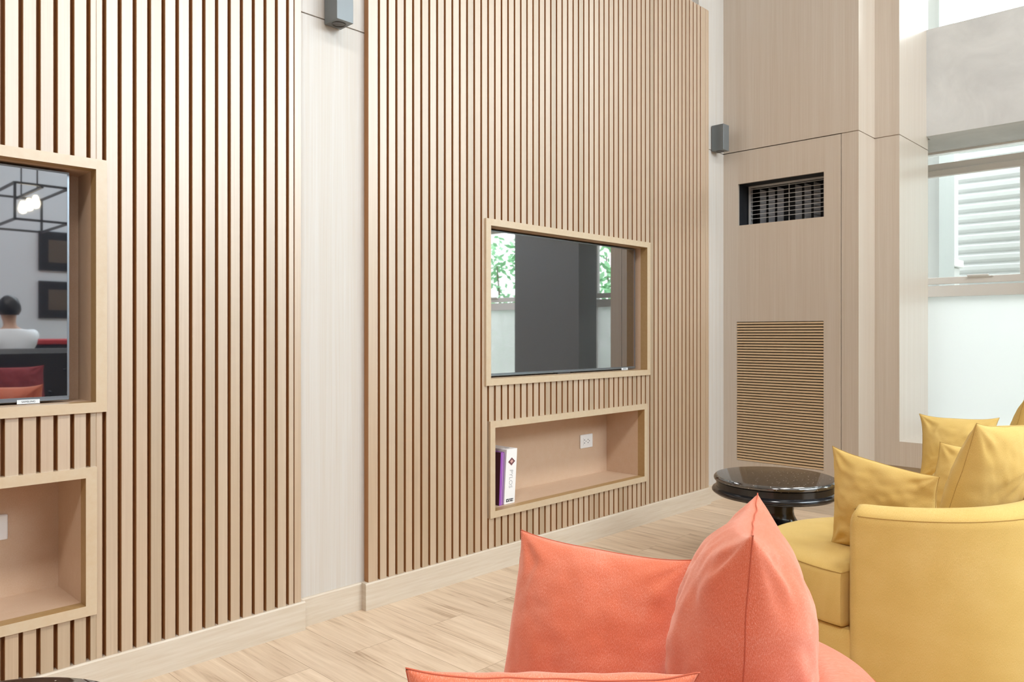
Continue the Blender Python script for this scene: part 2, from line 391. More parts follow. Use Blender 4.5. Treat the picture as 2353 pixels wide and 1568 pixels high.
# ------------------------------------------------------------------ window side: piers, sills, beam, windows
bays = [(.50, 1.865), (-1.95, -.09), (-4.45, -2.55)]
piers = [(1.692, YC + .06)]
w = MB()
for y0, y1 in piers:
    w.box(XT, 6.05, y0, y1, .327, GZ - .003); w.box(XT, 6.05, y0, y1, GZ + .003, CEIL)
    w.box(XT + .008, 6.05, y0 + .008 * (y0 > 1.6), y1, GZ - .004, GZ + .004)
    w.box(6.05, 6.75, 1.95, 2.2, 0, CEIL); w.box(6.05, 6.12, y1 - .02, 1.96, 0, CEIL)
w.box(XT, 6.62, -4.6, 1.692, .327, .489)
struct('wall_window', w, M_panel)
struct('trim_2', B(XT + .07, 6.6, -4.6, YC + .04, 0, .327), M_base)
w2 = MB()
for k, (y0, y1) in enumerate(((-.09, .80), (-2.55, -1.95), (-4.6, -4.45))):
    c = MB(); c.box(6.012, 6.30, y0, y1, .489, 2.614); c.box(6.012, 6.30, y0, y1, 3.375, CEIL); w2.box(6.30, 6.75, y0, min(y1, .5), .489, 2.614); w2.box(6.30, 6.75, y0, min(y1, .5), 3.375, CEIL); struct('column', c, M_column)
struct('wall_pier', w2, M_plaster)
struct('beam', B(6.012, 6.60, -4.6, 1.70, 2.614, 3.375).box(6.13, 6.60, 1.70, 1.95, 2.614, 3.375), M_conc)
for k, (y0, y1) in enumerate(bays):
    a, b = y0 - (.02 if k else .0), y1 + (.085 if k == 0 else .02)
    wn = tag(bpy.data.objects.new('window_%d' % (k + 1), None), kind='structure'); COL.objects.link(wn); wn.location = (6.62, (y0 + y1) / 2, .489)
    X = 6.62; m = MB()
    m.box(X - .03, X + .06, a, b, 2.600, 2.614)                          # head, with a narrow light under it
    m.box(X, X + .06, a, b, 2.476, 2.528)
    m.box(X, X + .06, a, a + .05, .489, 2.476); m.box(X, X + .06, b - .03, b, .489, 2.476)
    m.box(X - .015, X + .06, a, b, 1.491, 1.575)                         # transom
    m.box(X, X + .06, a, b, .470, .500)
    # upper light
    m.box(X, X + .06, a, b, 3.375, 3.43); m.box(X, X + .06, a, b, CEIL - .08, CEIL); m.box(X, X + .06, a, a + .05, 3.43, CEIL); m.box(X, X + .06, b - .03, b, 3.43, CEIL)
    m.build('window_frame', M_winframe, wn)
    sy0 = 1.165 if k == 0 else a + .05; s = MB()
    s.box(X - .02, X + .02, sy0, b - .03, 2.425, 2.476, .004); s.box(X - .02, X + .02, sy0, b - .03, 1.587, 1.640, .004)
    s.box(X - .02, X + .02, sy0, sy0 + .07, 1.640, 2.425, .004); s.box(X - .02, X + .02, b - .045, b - .03, 1.64, 2.425)
    sash = s.build('sash', M_winframe, wn)
    if k == 0:                                                           # its neighbour in the same opening
        s = MB(); q = sy0 - .01
        s.box(X - .02, X + .02, a + .03, q, 2.425, 2.476, .004); s.box(X - .02, X + .02, a + .03, q, 1.587, 1.640, .004); s.box(X - .02, X + .02, a + .03, a + .08, 1.64, 2.425, .004); s.box(X - .02, X + .02, q - .05, q, 1.64, 2.425, .004)
        s.build('sash', M_winframe, wn)
    h = MB(); yc = 1.485 if k == 0 else (y0 + y1) / 2
    h.box(X - .035, X - .02, yc - .085, yc + .085, 1.628, 1.640, .004); h.box(X - .052, X - .035, yc - .06, yc + .085, 1.636, 1.650, .005)
    h.build('handle', M_white, sash)
    B(X + .022, X + .028, a, b, 1.575, 2.47).build('upper_pane', M_glass, wn)
    B(X + .022, X + .028, a, b, 2.525, 2.603).build('head_pane', M_glass, wn)
    B(X + .022, X + .028, a, b, .489, 1.50).build('frosted_pane', M_frost, wn)
    B(X + .022, X + .028, a, b, 3.40, CEIL).build('high_pane', M_glass, wn)

# unseen clerestory, added in the opposite wall and sized for its light
wn = tag(bpy.data.objects.new('window_4', None), kind='structure'); COL.objects.link(wn); wn.location = (1, -4.65, 3.4)
m = MB()
for x in [1.83 + 4.94 / 4 * i for i in range(5)]: m.box(x - .03, x + .03, -4.70, -4.64, 3.4, 5.0)
m.box(1.8, 6.8, -4.70, -4.64, 3.4, 3.46); m.box(1.8, 6.8, -4.70, -4.64, 4.94, 5.0)
m.build('window_frame', M_winframe, wn)
B(1.8, 6.8, -4.68, -4.672, 3.4, 5.0).build('pane', M_glass, wn)

# outside
struct('ground', B(6.8, 30, -20, 20, -.2, -.02), plain('paving', (.55, .55, .53), .9))
fe = thing('fence', (8.6, 1.0, 0), 'white horizontally ribbed metal fence outside the window', 'fence')
m = MB(); n = 31
for k in range(n):
    z = .1 + .1 * k
    m.add([(8.6, -.6, z), (8.6, 2.62, z), (8.565, 2.62, z + .03), (8.565, -.6, z + .03), (8.565, 2.62, z + .065), (8.565, -.6, z + .065), (8.6, 2.62, z + .1), (8.6, -.6, z + .1)],
          [(0, 1, 2, 3), (3, 2, 4, 5), (5, 4, 6, 7)])
m.box(8.6, 8.63, -.6, 2.62, .1, 3.2)
m.build('ribbed_sheet', plain('fence_white', (.62, .63, .625), .6), fe)
B(8.63, 8.7, 2.5, 2.6, 0, 3.1).build('post', M_winframe, fe)
oc = thing('outdoor_cabinet', (7.9, 2.3, 0), 'white metal cabinet standing outside beside the ribbed fence', 'cabinet')
m = B(7.75, 8.25, 2.03, 2.62, .03, 1.83, .01); m.build('body', plain('cabinet_white', (.60, .60, .585), .6), oc)
B(7.76, 8.25, 2.04, 2.61, 1.90, 3.5, .01).build('upper_body', plain('cabinet_white_upper', (.64, .64, .625), .6), oc)
B(7.70, 8.27, 2.0, 2.64, 1.83, 1.90, .005).build('lid', plain('cabinet_lid', (.74, .74, .72), .5), oc)
M_leaf = plain('leaf_green', (.32, .62, .34), .5)
m = MB(); rnd = random.Random(4)
for k in range(9000):
    y = rnd.uniform(-9, -.7); z = rnd.uniform(.0, 3.0 + .8 * math.sin(y * 1.7) + .5 * math.sin(y * 4.1)); x = 9.6 + rnd.uniform(-.45, .45) * math.cos((z - 1.5) * .4) + .3 * math.sin(y * 2 + z)
    a = rnd.uniform(0, 6.28); b = rnd.uniform(-.9, .9); q = rnd.uniform(.05, .11)
    d = Vector((math.cos(a) * math.cos(b), math.sin(a) * math.cos(b), math.sin(b))); e = d.cross(Vector((rnd.uniform(-1, 1), rnd.uniform(-1, 1), 1))).normalized(); p = Vector((x, y, z))
    m.add([p - d * q, p + e * q * .45, p + d * q, p - e * q * .45], [(0, 1, 2, 3)])
hd = thing('hedge', (9.6, -4.8, 0), 'tall leafy green hedge growing outside the windows', 'hedge')
tag(m.build('foliage', M_leaf, hd), kind='stuff')
st = MB()
for k in range(14): st.tube([(9.6, -.9 - .6 * k, 0), (9.62, -.85 - .6 * k, 1.1), (9.58, -.95 - .6 * k, 2.4)], [.04, .03, .012], 6)
tag(st.build('stems', plain('bark', (.16, .10, .06), .8), hd), kind='stuff')
struct('wall_outside', B(7.05, 7.5, 1.888, 2.4, 0, 4.0), plain('outside_pillar', (.40, .41, .405), .8))

# ------------------------------------------------------------------ slat panels with niches
def slat_panel(x0, x1, slats, niches, label):
    pn = thing('slat_panel', ((x0 + x1) / 2, YR, 0), label, 'wall panel')
    Z0 = .112
    m = MB()
    for a, b in slats:
        rs = [(a, b, Z0, ZT)]
        for nx0, nx1, nz0, nz1, dep, fw in niches: rs = cut(rs, (nx0 - .004, nx1 + .004, nz0 - .004, nz1 + .004))
        for r0, r1, z0, z1 in rs:
            if r1 - r0 < .003: continue
            m.box(r0, r1, YS, YR - .006, z0, z1, .0012)
    o = m.build('slats', M_slat, pn); o.data.materials.append(M_groove); 
    for p in o.data.polygons:                       # raw brown flanks of each slat
        if abs(p.normal.x) > .9 : p.material_index = 1
    o.data.materials.append(M_side)
    rs = [(x0 + .004, x1 - .004, Z0, ZT)]
    for nx0, nx1, nz0, nz1, dep, fw in niches: rs = cut(rs, (nx0 - .004, nx1 + .004, nz0 - .004, nz1 + .004))
    m = MB()
    for r0, r1, z0, z1 in rs: m.box(r0, r1, YR - .007, YR, z0, z1)
    m.build('backing', M_groove, pn)
    for nx0, nx1, nz0, nz1, dep, fw in niches:
        yf, yb = YS - .012, YR + .004
        fr = MB()                                     # mitred frame
        o4 = [(nx0 - fw, nz0 - fw), (nx1 + fw, nz0 - fw), (nx1 + fw, nz1 + fw), (nx0 - fw, nz1 + fw)]
        i4 = [(nx0, nz0), (nx1, nz0), (nx1, nz1), (nx0, nz1)]
        c = .003
        for k in range(4):
            k2 = (k + 1) % 4
            A, Bq, C2, D = o4[k], o4[k2], i4[k2], i4[k]
            fr.hexa([(q[0], yf, q[1]) for q in (A, Bq, C2, D)], [(q[0], yb, q[1]) for q in (A, Bq, C2, D)])
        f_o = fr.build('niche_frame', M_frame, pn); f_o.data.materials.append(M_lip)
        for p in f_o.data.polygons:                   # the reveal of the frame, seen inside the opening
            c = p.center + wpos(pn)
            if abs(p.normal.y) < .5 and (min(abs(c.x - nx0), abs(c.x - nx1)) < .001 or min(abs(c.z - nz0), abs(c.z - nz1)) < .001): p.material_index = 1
        bx = MB(); t = .012; y1 = YR + .004; y2 = YS + dep
        bx.box(nx0 - t, nx1 + t, y2, y2 + t, nz0 - t, nz1 + t)
        bx.box(nx0 - t, nx0, y1, y2, nz0 - t, nz1 + t); bx.box(nx1, nx1 + t, y1, y2, nz0 - t, nz1 + t)
        bx.box(nx0, nx1, y1, y2, nz0 - t, nz0); bx.box(nx0, nx1, y1, y2, nz1, nz1 + t)
        bx.build('niche_box', M_niche, pn)
    return pn
TVN = (.974, 1.747); SHN = (.304, .7255)
P = .0479; sl = [(1.970, 2.020)]
x = 2.020
for k in range(58):
    sl.append((x + .0118, x + P)); x += P
sl[-1] = (sl[-1][0], 4.826); sl.append((4.830, 4.868))
slat_panel(1.969, 4.868, sl, [(2.705, 4.087, *TVN, .17, .034), (2.735, 4.056, *SHN, .285, .034)],
           'tall oak slat wall panel in the middle with a TV niche above a shelf niche')
P = .0485; sl = [(1.612, 1.642), (1.587, 1.608)]
x = 1.575
while x > -2.2:
    sl.append((x - P + .0118, x)); x -= P
slat_panel(x + .01, 1.642, sl, [(-.509, .8728, *TVN, .17, .034), (-.479, .842, *SHN, .285, .034)],
           'oak slat wall panel at the left edge, its TV niche cut off')

# baseboards
m = MB()
def bb(x0, x1, yf):
    m.box(x0, x1, yf, YR + .001, 0, .112, .0); m.hexa([(x0, yf, .112), (x1, yf, .112), (x1, YR, .112), (x0, YR, .112)], [(x0, yf + .004, .117), (x1, yf + .004, .117), (x1, YR, .117), (x0, YR, .117)])
bb(-4.6, 1.6555, YB); bb(1.950, 4.881, YB); bb(1.6555, 1.950, YR - .014); bb(4.881, 5.14, YR - .014)
struct('baseboard_left', m, M_base)
m = MB(); m.box(XE - .014, XE, YC - .014, YR - .014, 0, .112); m.box(XE - .014, XT, YC - .014, YC, 0, .112)
struct('baseboard_right', m, M_base)

# ------------------------------------------------------------------ wall sconces
def sconce(x, z0, label):
    t = thing('wall_sconce', (x + .04, YR, z0), label, 'wall light', 'grey box sconces')
    B(x, x + .08, YR - .10, YR - .006, z0, z0 + .184, .0015).build('body', M_sconce, t)
    B(x + .012, x + .068, YR - .006, YR, z0 + .012, z0 + .172).build('mounting_plate', M_sconce_dk, t)
    m = MB().lathe([(.0, -.0005), (.024, -.0005), (.024, -.003), (.029, -.003), (.029, .0005)], (x + .04, YR - .052, z0), 32)
    m.build('lens_ring', M_sconce_dk, t, auto=40)
sconce(1.768, 2.497, 'grey box wall sconce high on the pale strip between the slat panels')
sconce(4.957, 2.510, 'grey box wall sconce in the far corner beside the access panel')

# ------------------------------------------------------------------ televisions
def font(name, txt, size, m, parent, loc, rot, ext=.0004, align='CENTER'):
    c = bpy.data.curves.new(name, 'FONT'); c.body = txt; c.size = size; c.extrude = ext; c.align_x = align; c.align_y = 'CENTER'
    c.materials.append(m)
    tmp = bpy.data.objects.new('tmp', c); COL.objects.link(tmp); bpy.context.view_layer.update()
    me = bpy.data.meshes.new_from_object(tmp.evaluated_get(bpy.context.evaluated_depsgraph_get()))
    bpy.data.objects.remove(tmp); me.name = name
    o = bpy.data.objects.new(name, me); COL.objects.link(o); o.parent = parent
    o.location = Vector(loc) - wpos(parent); o.rotation_euler = rot
    return o
M_ink = plain('dark_ink', (.05, .05, .06), .6)
M_label = plain('pale_label', (.72, .76, .78), .4)
def tv(x0, x1, label, lab):
    yf, z0, z1 = 2.842, .981, 1.738
    t = thing('television', ((x0 + x1) / 2, yf, TVN[0]), label, 'television', 'wall televisions')
    B(x0 + .003, x1 - .003, yf + .004, yf + .045, z0 + .004, z1 - .003).build('back_shell', M_tvback, t)
    B(x0 + .006, x1 - .006, yf, yf + .004, z0 + .012, z1 - .005).build('screen', M_screen, t)
    m = MB(); b = .006
    m.box(x0, x1, yf - .004, yf + .02, z0, z0 + .014, .002); m.box(x0, x1, yf - .001, yf + .02, z1 - b, z1)
    m.box(x0, x0 + b, yf - .001, yf + .02, z0 + .014, z1 - b); m.box(x1 - b, x1, yf - .001, yf + .02, z0 + .014, z1 - b)
    m.build('bezel', M_bezel, t)
    k = B(lab - .032, lab + .032, yf - .007, yf - .004, z0 - .005, z0 + .008); lb = k.build('logo_plate', M_label, t)
    font('logo_lettering', 'SAMSUNG', .0085, M_ink, lb, (lab, yf - .0072, z0 + .0015), (R(90), 0, 0))
    B((x0 + x1) / 2 - .09, (x0 + x1) / 2 + .02, yf - .002, yf + .03, TVN[0], z0).build('foot', M_tvback, t)
    return t
tv(2.73, 4.065, 'flat black television in the middle slat panel above the shelf niche', 3.945)
tv(-.52, .8148, 'flat black television at the left edge of the photo in the left slat panel', .695)

# ------------------------------------------------------------------ sockets, books, box in the lower niches
def socket(xc, zc, y, label):
    t = thing('wall_socket', (xc, y, zc), label, 'socket', 'white wall sockets')
    B(xc - .062, xc + .062, y - .009, y, zc - .043, zc + .043, .003).build('cover_plate', M_white, t)
    m = B(xc - .036, xc + .036, y - .0115, y - .009, zc - .024, zc + .024, .001); ins = m.build('outlet_insert', M_white, t)
    h = MB()
    for dx in (-.018, .018):
        h.box(xc + dx - .011, xc + dx - .006, y - .0122, y - .0114, zc + .006, zc + .013); h.box(xc + dx - .011, xc + dx - .006, y - .0122, y - .0114, zc - .013, zc - .006)
        h.box(xc + dx + .004, xc + dx + .008, y - .0122, y - .0114, zc - .003, zc + .004)
    h.build('socket_holes', M_ink, ins)
YN = YS + .285
socket(3.837, .520, YN, 'white double wall socket on the back of the middle shelf niche')
socket(.625, .544, YN, 'white wall socket in the left shelf niche, cut by the photo edge')

def leanbox(x0, x1, y0, y1, z0, z1, lean, b=0):
    m = B(x0, x1, y0, y1, z0, z1, b); m.v = [(x + (z - z0) * lean, y, z) for x, y, z in m.v]; return m
ZB = SHN[0]; LN = .072; LB = .045; bx = 2.832
M_wh = plain('white_card', (.84, .84, .84), .45); M_pur = plain('purple_cover', (.30, .09, .45), .4)
M_mar = plain('maroon_cover', (.07, .018, .03), .45); M_pages = plain('page_cream', (.72, .65, .58), .7); M_dia = plain('emblem_maroon', (.16, .06, .07), .5)
M_pink = plain('emblem_pink', (.6, .36, .33), .5); M_greyink = plain('grey_ink', (.42, .42, .43), .6)
bk = thing('book', (2.845, 2.94, ZB), 'purple hardback book with a dark maroon side, leaning in the middle shelf niche', 'book')
y0, y1 = 2.832, 3.045
leanbox(bx, bx + .003, y0 + .002, y1, ZB + .001, ZB + .276, LB).build('front_cover', M_mar, bk)
leanbox(bx, bx + .017, y0, y0 + .0025, ZB + .001, ZB + .276, LB).build('spine', M_pur, bk)
leanbox(bx + .0035, bx + .0235, y0 + .004, y1 - .004, ZB + .003, ZB + .272, LB).build('pages', M_pages, bk)
leanbox(bx + .024, bx + .027, y0 + .001, y1, ZB + .001, ZB + .276, LB).build('back_cover', M_pur, bk)
gb = thing('game_box', (2.90, 2.94, ZB), 'white boxed game with a maroon diamond emblem beside the purple book', 'game box')
bx0, bx1 = 2.864, 2.944; hB = .288
leanbox(bx0, bx1, y0 - .004, y1, ZB + .001, ZB + hB, LN, .0015).build('carton', M_wh, gb)
def onspine(x, z): return (x + (z - ZB) * LN, y0 - .0046, z)
xc = (bx0 + bx1) / 2
def flat(pts, t=.0006):
    lo = [onspine(*p) for p in pts]; hi = [(x, y - t, z) for x, y, z in lo]
    return MB().hexa(lo, hi)
zc = ZB + .222
flat([(xc - .026, zc), (xc, zc - .021), (xc + .026, zc), (xc, zc + .021)]).build('emblem', M_dia, gb)
flat([(xc - .012, zc + .001), (xc - .001, zc - .009), (xc + .013, zc + .001), (xc + .001, zc + .011)], .0010).build('emblem_centre', M_pink, gb)
o = font('lettering', 'PYLOS', .034, M_greyink, gb, onspine(xc, ZB + .131), (R(90), R(90), 0), .0003)
o.rotation_euler = (Matrix.Rotation(LN, 4, 'Y') @ Matrix.Rotation(R(90), 4, 'Y') @ Matrix.Rotation(R(90), 4, 'X')).to_euler()
m = MB()
zb = ZB + .020
for k, (a, b) in enumerate(((-.027, -.012), (-.010, .003), (.005, .013), (.0145, .025))):
    q = [onspine(xc + a, zb - .008), onspine(xc + b, zb - .008), onspine(xc + b, zb + .008), onspine(xc + a, zb + .008)]
    m.hexa(q, [(x, y - .0006, z) for x, y, z in q])
lg = m.build('publisher_mark', M_ink, gb)
m = MB()
for k, (a, b, c, d) in enumerate(((-.022, -.015, -.003, .003), (-.008, -.005, -.002, .008), (-.002, .001, -.008, .001), (.007, .010, -.001, .005), (.017, .024, -.004, .001), (.019, .021, .003, .008))):
    q = [onspine(xc + a, zb + c), onspine(xc + b, zb + c), onspine(xc + b, zb + d), onspine(xc + a, zb + d)]
    m.hexa([(x, y - .0006, z) for x, y, z in q], [(x, y - .0009, z) for x, y, z in q])
m.build('mark_cutouts', M_wh, lg)
mt = MB().lathe([(0, 0), (.012, 0), (.012, .0006), (0, .0006)], (0, 0, 0), 20)
zt = ZB + hB
mt.v = [(xc + hB * LN + x * 1.4, y0 + .035 + y * .8, zt + z) for x, y, z in mt.v]
mt.build('thumb_notch', M_greyink, gb)

# ------------------------------------------------------------------ tables
def table(x, y, label):
    t = thing('side_table', (x, y, 0), label, 'side table', 'black round side tables')
    MB().lathe([(0, .462), (.285, .462), (.297, .460), (.304, .453), (.306, .446), (.304, .438), (.296, .433), (0, .433)], (x, y, 0), 96).build('granite_top', M_granite, t, auto=35)
    MB().lathe([(0, .4328), (.290, .4328), (.293, .430), (.293, .400), (.297, .397), (.311, .393), (.315, .386), (.315, .380), (.309, .373), (.302, .371), (.298, .366), (.22, .345), (.13, .330), (.105, .322), (0, .322)], (x, y, 0), 96).build('apron', M_lacquer, t, auto=35)
    MB().lathe([(0, .3215), (.098, .3215), (.098, .31), (.095, .29), (.098, .265), (.112, .238), (.138, .215), (.155, .195), (.160, .17), (.152, .145), (.13, .12), (.12, .10), (.135, .07), (.20, .04), (.225, .022), (.225, 0.0), (0, 0.0)], (x, y, 0), 64).build('pedestal', M_lacquer, t, auto=50)
    return t
table(3.825, 1.80, 'round black pedestal side table with granite top by the louvred panel')
table(.289, 1.657, 'round black granite side table cut off at the bottom left corner')

# ------------------------------------------------------------------ chairs
def sweep_uv(m, fn): 
    for i, v in enumerate(m.v): m.uv[i] = fn(v)
def tub_chair(cx, cy, mat, label, rise=.0):
    t = thing('tub_chair', (cx, cy, 0), label, 'armchair', 'fabric tub chairs in a row')
    # wrap-round arm and back
    n = 96; m = MB(); prof_n = 0; rings = []
    a0, a1 = R(178), R(362)
    for i in range(n + 1):
        u = i / n; a = a0 + (a1 - a0) * u
        lift = .036 * max(0, math.sin(math.pi * u)) ** 1.5
        top = .632 + lift
        e = min(u, 1 - u) * (a1 - a0) * .42          # metres from the arm's end
        rd = .03
        sh = 0 if e > rd else rd - math.sqrt(max(0, rd * rd - (rd - e) ** 2))
        rb = ((abs(math.cos(a)) / .484) ** 2.3 + (abs(math.sin(a)) / .51) ** 2.3) ** (-1 / 2.3)   # squarish horseshoe plan
        ro, ri = rb - sh * .8, rb - .126 + sh * .8
        top -= sh * .7
        pr = [(ro - .012, .02), (ro - .002, .06), (ro + .002, .3), (ro, top - .045), (ro - .004, top - .022), (ro - .016, top - .008), (ro - .045, top + .004), ((ro + ri) / 2, top + .008),
              (ri + .04, top + .004), (ri + .014, top - .010), (ri + .003, top - .03), (ri, top - .06), (ri, .3), (ri, .02)]
        rings.append([(cx + r * math.cos(a), cy + r * math.sin(a), z) for r, z in pr]); prof_n = len(pr)
        for r, z in pr: m.uv[len(m.uv)] = (a * .45, z + (0 if r > .42 else 1.3 - 2 * z) )
    vs = [v for r in rings for v in r]; fs = []
    for i in range(n):
        for k in range(prof_n - 1):
            fs.append((i * prof_n + k, (i + 1) * prof_n + k, (i + 1) * prof_n + k + 1, i * prof_n + k + 1))
        fs.append((i * prof_n + prof_n - 1, (i + 1) * prof_n + prof_n - 1, (i + 1) * prof_n, i * prof_n))
    fs.append(tuple(range(prof_n))[::-1]); fs.append(tuple(n * prof_n + k for k in range(prof_n)))
    m.add(vs, fs)
    sh = m.build('arm_and_back', mat, t, auto=55)
    # stitched seam lines along the crown
    s = MB(); s.tube([rings[i][4] for i in range(2, n - 1)], .0016, 6)
    sm = s.build('seam', M_seam[mat.name], sh, smooth=True)
    # lower deck
    m = MB(); deck = [(0, .225), (.40, .225), (.447, .222), (.457, .212), (.459, .19), (.459, .05), (.455, .02), (0, .02)]
    m.lathe(deck, (cx, cy, 0), 72, R(-2), R(182)); 
    for i, v in enumerate(m.v):
        a = math.atan2(v[1] - cy, v[0] - cx); m.uv[i] = (a * .45, v[2] + (math.hypot(v[0] - cx, v[1] - cy) - .45))
    m.build('seat_deck', mat, t, auto=40)
    # T cushion: round front, tucked in behind
    m = MB(); K = 88; prof = [(1.0, .234), (.0, .0)]
    out = []
    for i in range(K):
        a = 2 * math.pi * i / K
        s_ = math.sin(a)
        r = .466 if s_ > .02 else .346
        out.append((a, r))
    zs = [(.93, .226), (.985, .232), (1.0, .247), (1.004, .32), (1.0, .392), (.985, .408), (.955, .416), (.9, .421), (.6, .432), (.3, .436), (.02, .437)]
    for j, (q, z) in enumerate(zs):
        for (a, r) in out:
            m.v.append((cx + r * q * math.cos(a), cy + .012 + r * q * math.sin(a), z)); 
            m.uv[len(m.v) - 1] = (r * q * math.cos(a) + (0 if z > .4 else a), r * q * math.sin(a) + (z if z < .4 else 0))
    for j in range(len(zs) - 1):
        for i in range(K): m.f.append([j * K + i, j * K + (i + 1) % K, (j + 1) * K + (i + 1) % K, (j + 1) * K + i])
    m.f.append(list(range((len(zs) - 1) * K, len(zs) * K))); m.f.append(list(range(K))[::-1])
    sc = m.build('seat_cushion', mat, t, auto=60)
    s = MB(); s.tube([(cx + r * .988 * math.cos(a), cy + .012 + r * .988 * math.sin(a), .4085) for a, r in out], .0016, 6, closed=True)
    s.build('seam', M_seam[mat.name], sc, smooth=True)
    MB().lathe([(0, .02), (.36, .02), (.36, 0.0), (0, 0.0)], (cx, cy, 0), 48).build('swivel_base', M_plinth, t, auto=40)
    return t
tub_chair(.985, .851, M_cor, 'coral tub chair in the foreground, mostly cut off by the bottom edge')
yc = tub_chair(3.042, .94, M_yel, 'yellow tub chair nearest on the right, its curved arm towards the camera')
c3 = copy_tree(yc); c3.location = (4.36, 1.01, 0)
c3['label'] = 'yellow tub chair farther back by the window, hidden behind the nearer yellow one'

def cushion(name, mat, TL, TR, BR, BL, th, label, cat='cushion', group=None, pinch=.07, seed=1, sag=0, wr=.006, Nn=56, puff=.55, ear=.0):
    TL, TR, BR, BL = map(Vector, (TL, TR, BR, BL))
    ctr = (TL + TR + BR + BL) / 4
    W = ((TR - TL).length + (BR - BL).length) / 2; H = ((TL - BL).length + (TR - BR).length) / 2
    nrm = (TR - TL + BR - BL).cross(TL - BL + TR - BR).normalized()
    m = MB(); idx = {}; rnd = random.Random(seed); off = Vector((seed * 13.1, seed * 7.7, seed * 3.3))
    cre = [(rnd.uniform(-.7, .7), rnd.uniform(-.7, .7), rnd.uniform(0, math.pi), rnd.uniform(.25, .5), rnd.uniform(-1, 1)) for _ in range(7)]
    for side in (1, -1):
        for j in range(Nn + 1):
            for i in range(Nn + 1):
                edge = i in (0, Nn) or j in (0, Nn)
                if side == -1 and edge: idx[(side, i, j)] = idx[(1, i, j)]; continue
                s = -math.cos(math.pi * i / Nn); t = -math.cos(math.pi * j / Nn)
                s = .55 * s + .45 * (2 * i / Nn - 1); t = .55 * t + .45 * (2 * j / Nn - 1)
                ps = s * (1 - pinch * (1 - abs(t) ** 3.5)); pt = t * (1 - pinch * (1 - abs(s) ** 3.5))
                ek = ear * abs(s * t) ** 6; ps *= 1 + ek; pt *= 1 + ek
                u, v = (ps + 1) / 2, (pt + 1) / 2
                p = BL * (1 - u) * (1 - v) + BR * u * (1 - v) + TR * u * v + TL * (1 - u) * v
                h = (max(0, 1 - s * s) * max(0, 1 - t * t)) ** puff
                h = max(h, .17 * (max(0, 1 - s ** 8) * max(0, 1 - t ** 8)) ** .5)
                q = off + Vector((ps * 2.4, pt * 2.4, side * 5.0))
                wv = noise.noise(q) * wr * 1.6 + noise.noise(q * 2.7) * wr * .7
                c = 0
                for (a, b, an, ln, am) in cre:            # soft creases
                    dx, dy = s - a, t - b; al = dx * math.cos(an) + dy * math.sin(an); ac = -dx * math.sin(an) + dy * math.cos(an) + .25 * al * al
                    c += am * math.exp(-(ac / .05) ** 2 - (al / ln) ** 2)
                # gathers that run in from the corners
                for (a, b) in ((-1, -1), (1, -1), (1, 1), (-1, 1)):
                    dx, dy = a - s, b - t; d = math.hypot(dx, dy)
                    if d < .8:
                        an = math.atan2(abs(dy), abs(dx)); c += .9 * math.sin(an * 9 + side + seed) * math.exp(-((d - .3) / .2) ** 2)
                hh = th / 2 * h + (wv + c * wr) * min(1, h * 2.2)
                hh = max(hh, 0.0)
                p = p + nrm * side * hh
                if edge: p = p + nrm * noise.noise(q * 1.4) * .004
                m.v.append(tuple(p)); k = len(m.v) - 1; idx[(side, i, j)] = k; m.uv[k] = (ps * W / 2, pt * H / 2)
        for j in range(Nn):
            for i in range(Nn):
                f = [idx[(side, i, j)], idx[(side, i + 1, j)], idx[(side, i + 1, j + 1)], idx[(side, i, j + 1)]]
                m.f.append(f if side == 1 else f[::-1])
    for side in (1, -1):                                # cloth coordinates by arc length
        for j in range(Nn + 1):
            a = 0; row = []
            for i in range(Nn + 1):
                if i: a += (Vector(m.v[idx[(side, i, j)]]) - Vector(m.v[idx[(side, i - 1, j)]])).length
                row.append(a)
            for i in range(Nn + 1):
                k = idx[(side, i, j)]; m.uv[k] = (row[i] - row[Nn // 2], m.uv[k][1])
        for i in range(Nn + 1):
            a = 0; row = []
            for j in range(Nn + 1):
                if j: a += (Vector(m.v[idx[(side, i, j)]]) - Vector(m.v[idx[(side, i, j - 1)]])).length
                row.append(a)
            for j in range(Nn + 1):
                k = idx[(side, i, j)]; m.uv[k] = (m.uv[k][0], row[j] - row[Nn // 2])
    base = min(v[2] for v in m.v)
    o = m.build(name, mat, None, smooth=True, origin=(ctr.x, ctr.y, base))
    tag(o, label, cat, group)
    # knife-edge seam
    ring = [idx[(1, i, 0)] for i in range(Nn)] + [idx[(1, Nn, j)] for j in range(Nn)] + [idx[(1, Nn - i, Nn)] for i in range(Nn)] + [idx[(1, 0, Nn - j)] for j in range(Nn)]
    s = MB(); s.tube([m.v[k] for k in ring], .0011, 6, closed=True)
    for i in range(len(s.v)): s.uv[i] = (i * .001, (i % 6) * .001)
    ob = s.build('seam', M_seam[mat.name], None, smooth=True, origin=(ctr.x, ctr.y, base))
    ob.parent = o; ob.location = (0, 0, 0)
    return o
G1, G2 = 'coral cushions', 'yellow cushions'
S0 = .425
cushion('cushion', M_cor, (1.199, 1.134, .780), (1.268, .754, .778), (1.175, .775, S0), (1.125, 1.135, S0), .15,
        'flat coral square cushion standing upright left of the plump coral cushion', group=G1, seed=3, wr=.004)
cushion('cushion', M_cor, (1.029, .518, .912), (1.308, .647, .912), (1.30, .71, S0 + .01), (1.06, .565, S0 + .01), .235,
        'plump coral cushion seen edge-on with its pointed corner up, in the foreground', group=G1, seed=5, wr=.006, pinch=.07)
cushion('cushion', M_cor, (.572, .73, .80), (.812, .475, .797), (.86, .62, S0 + .01), (.66, .84, S0 + .01), .15,
        'coral cushion at the bottom edge of which only the top seam shows', group=G1, seed=8, wr=.006)
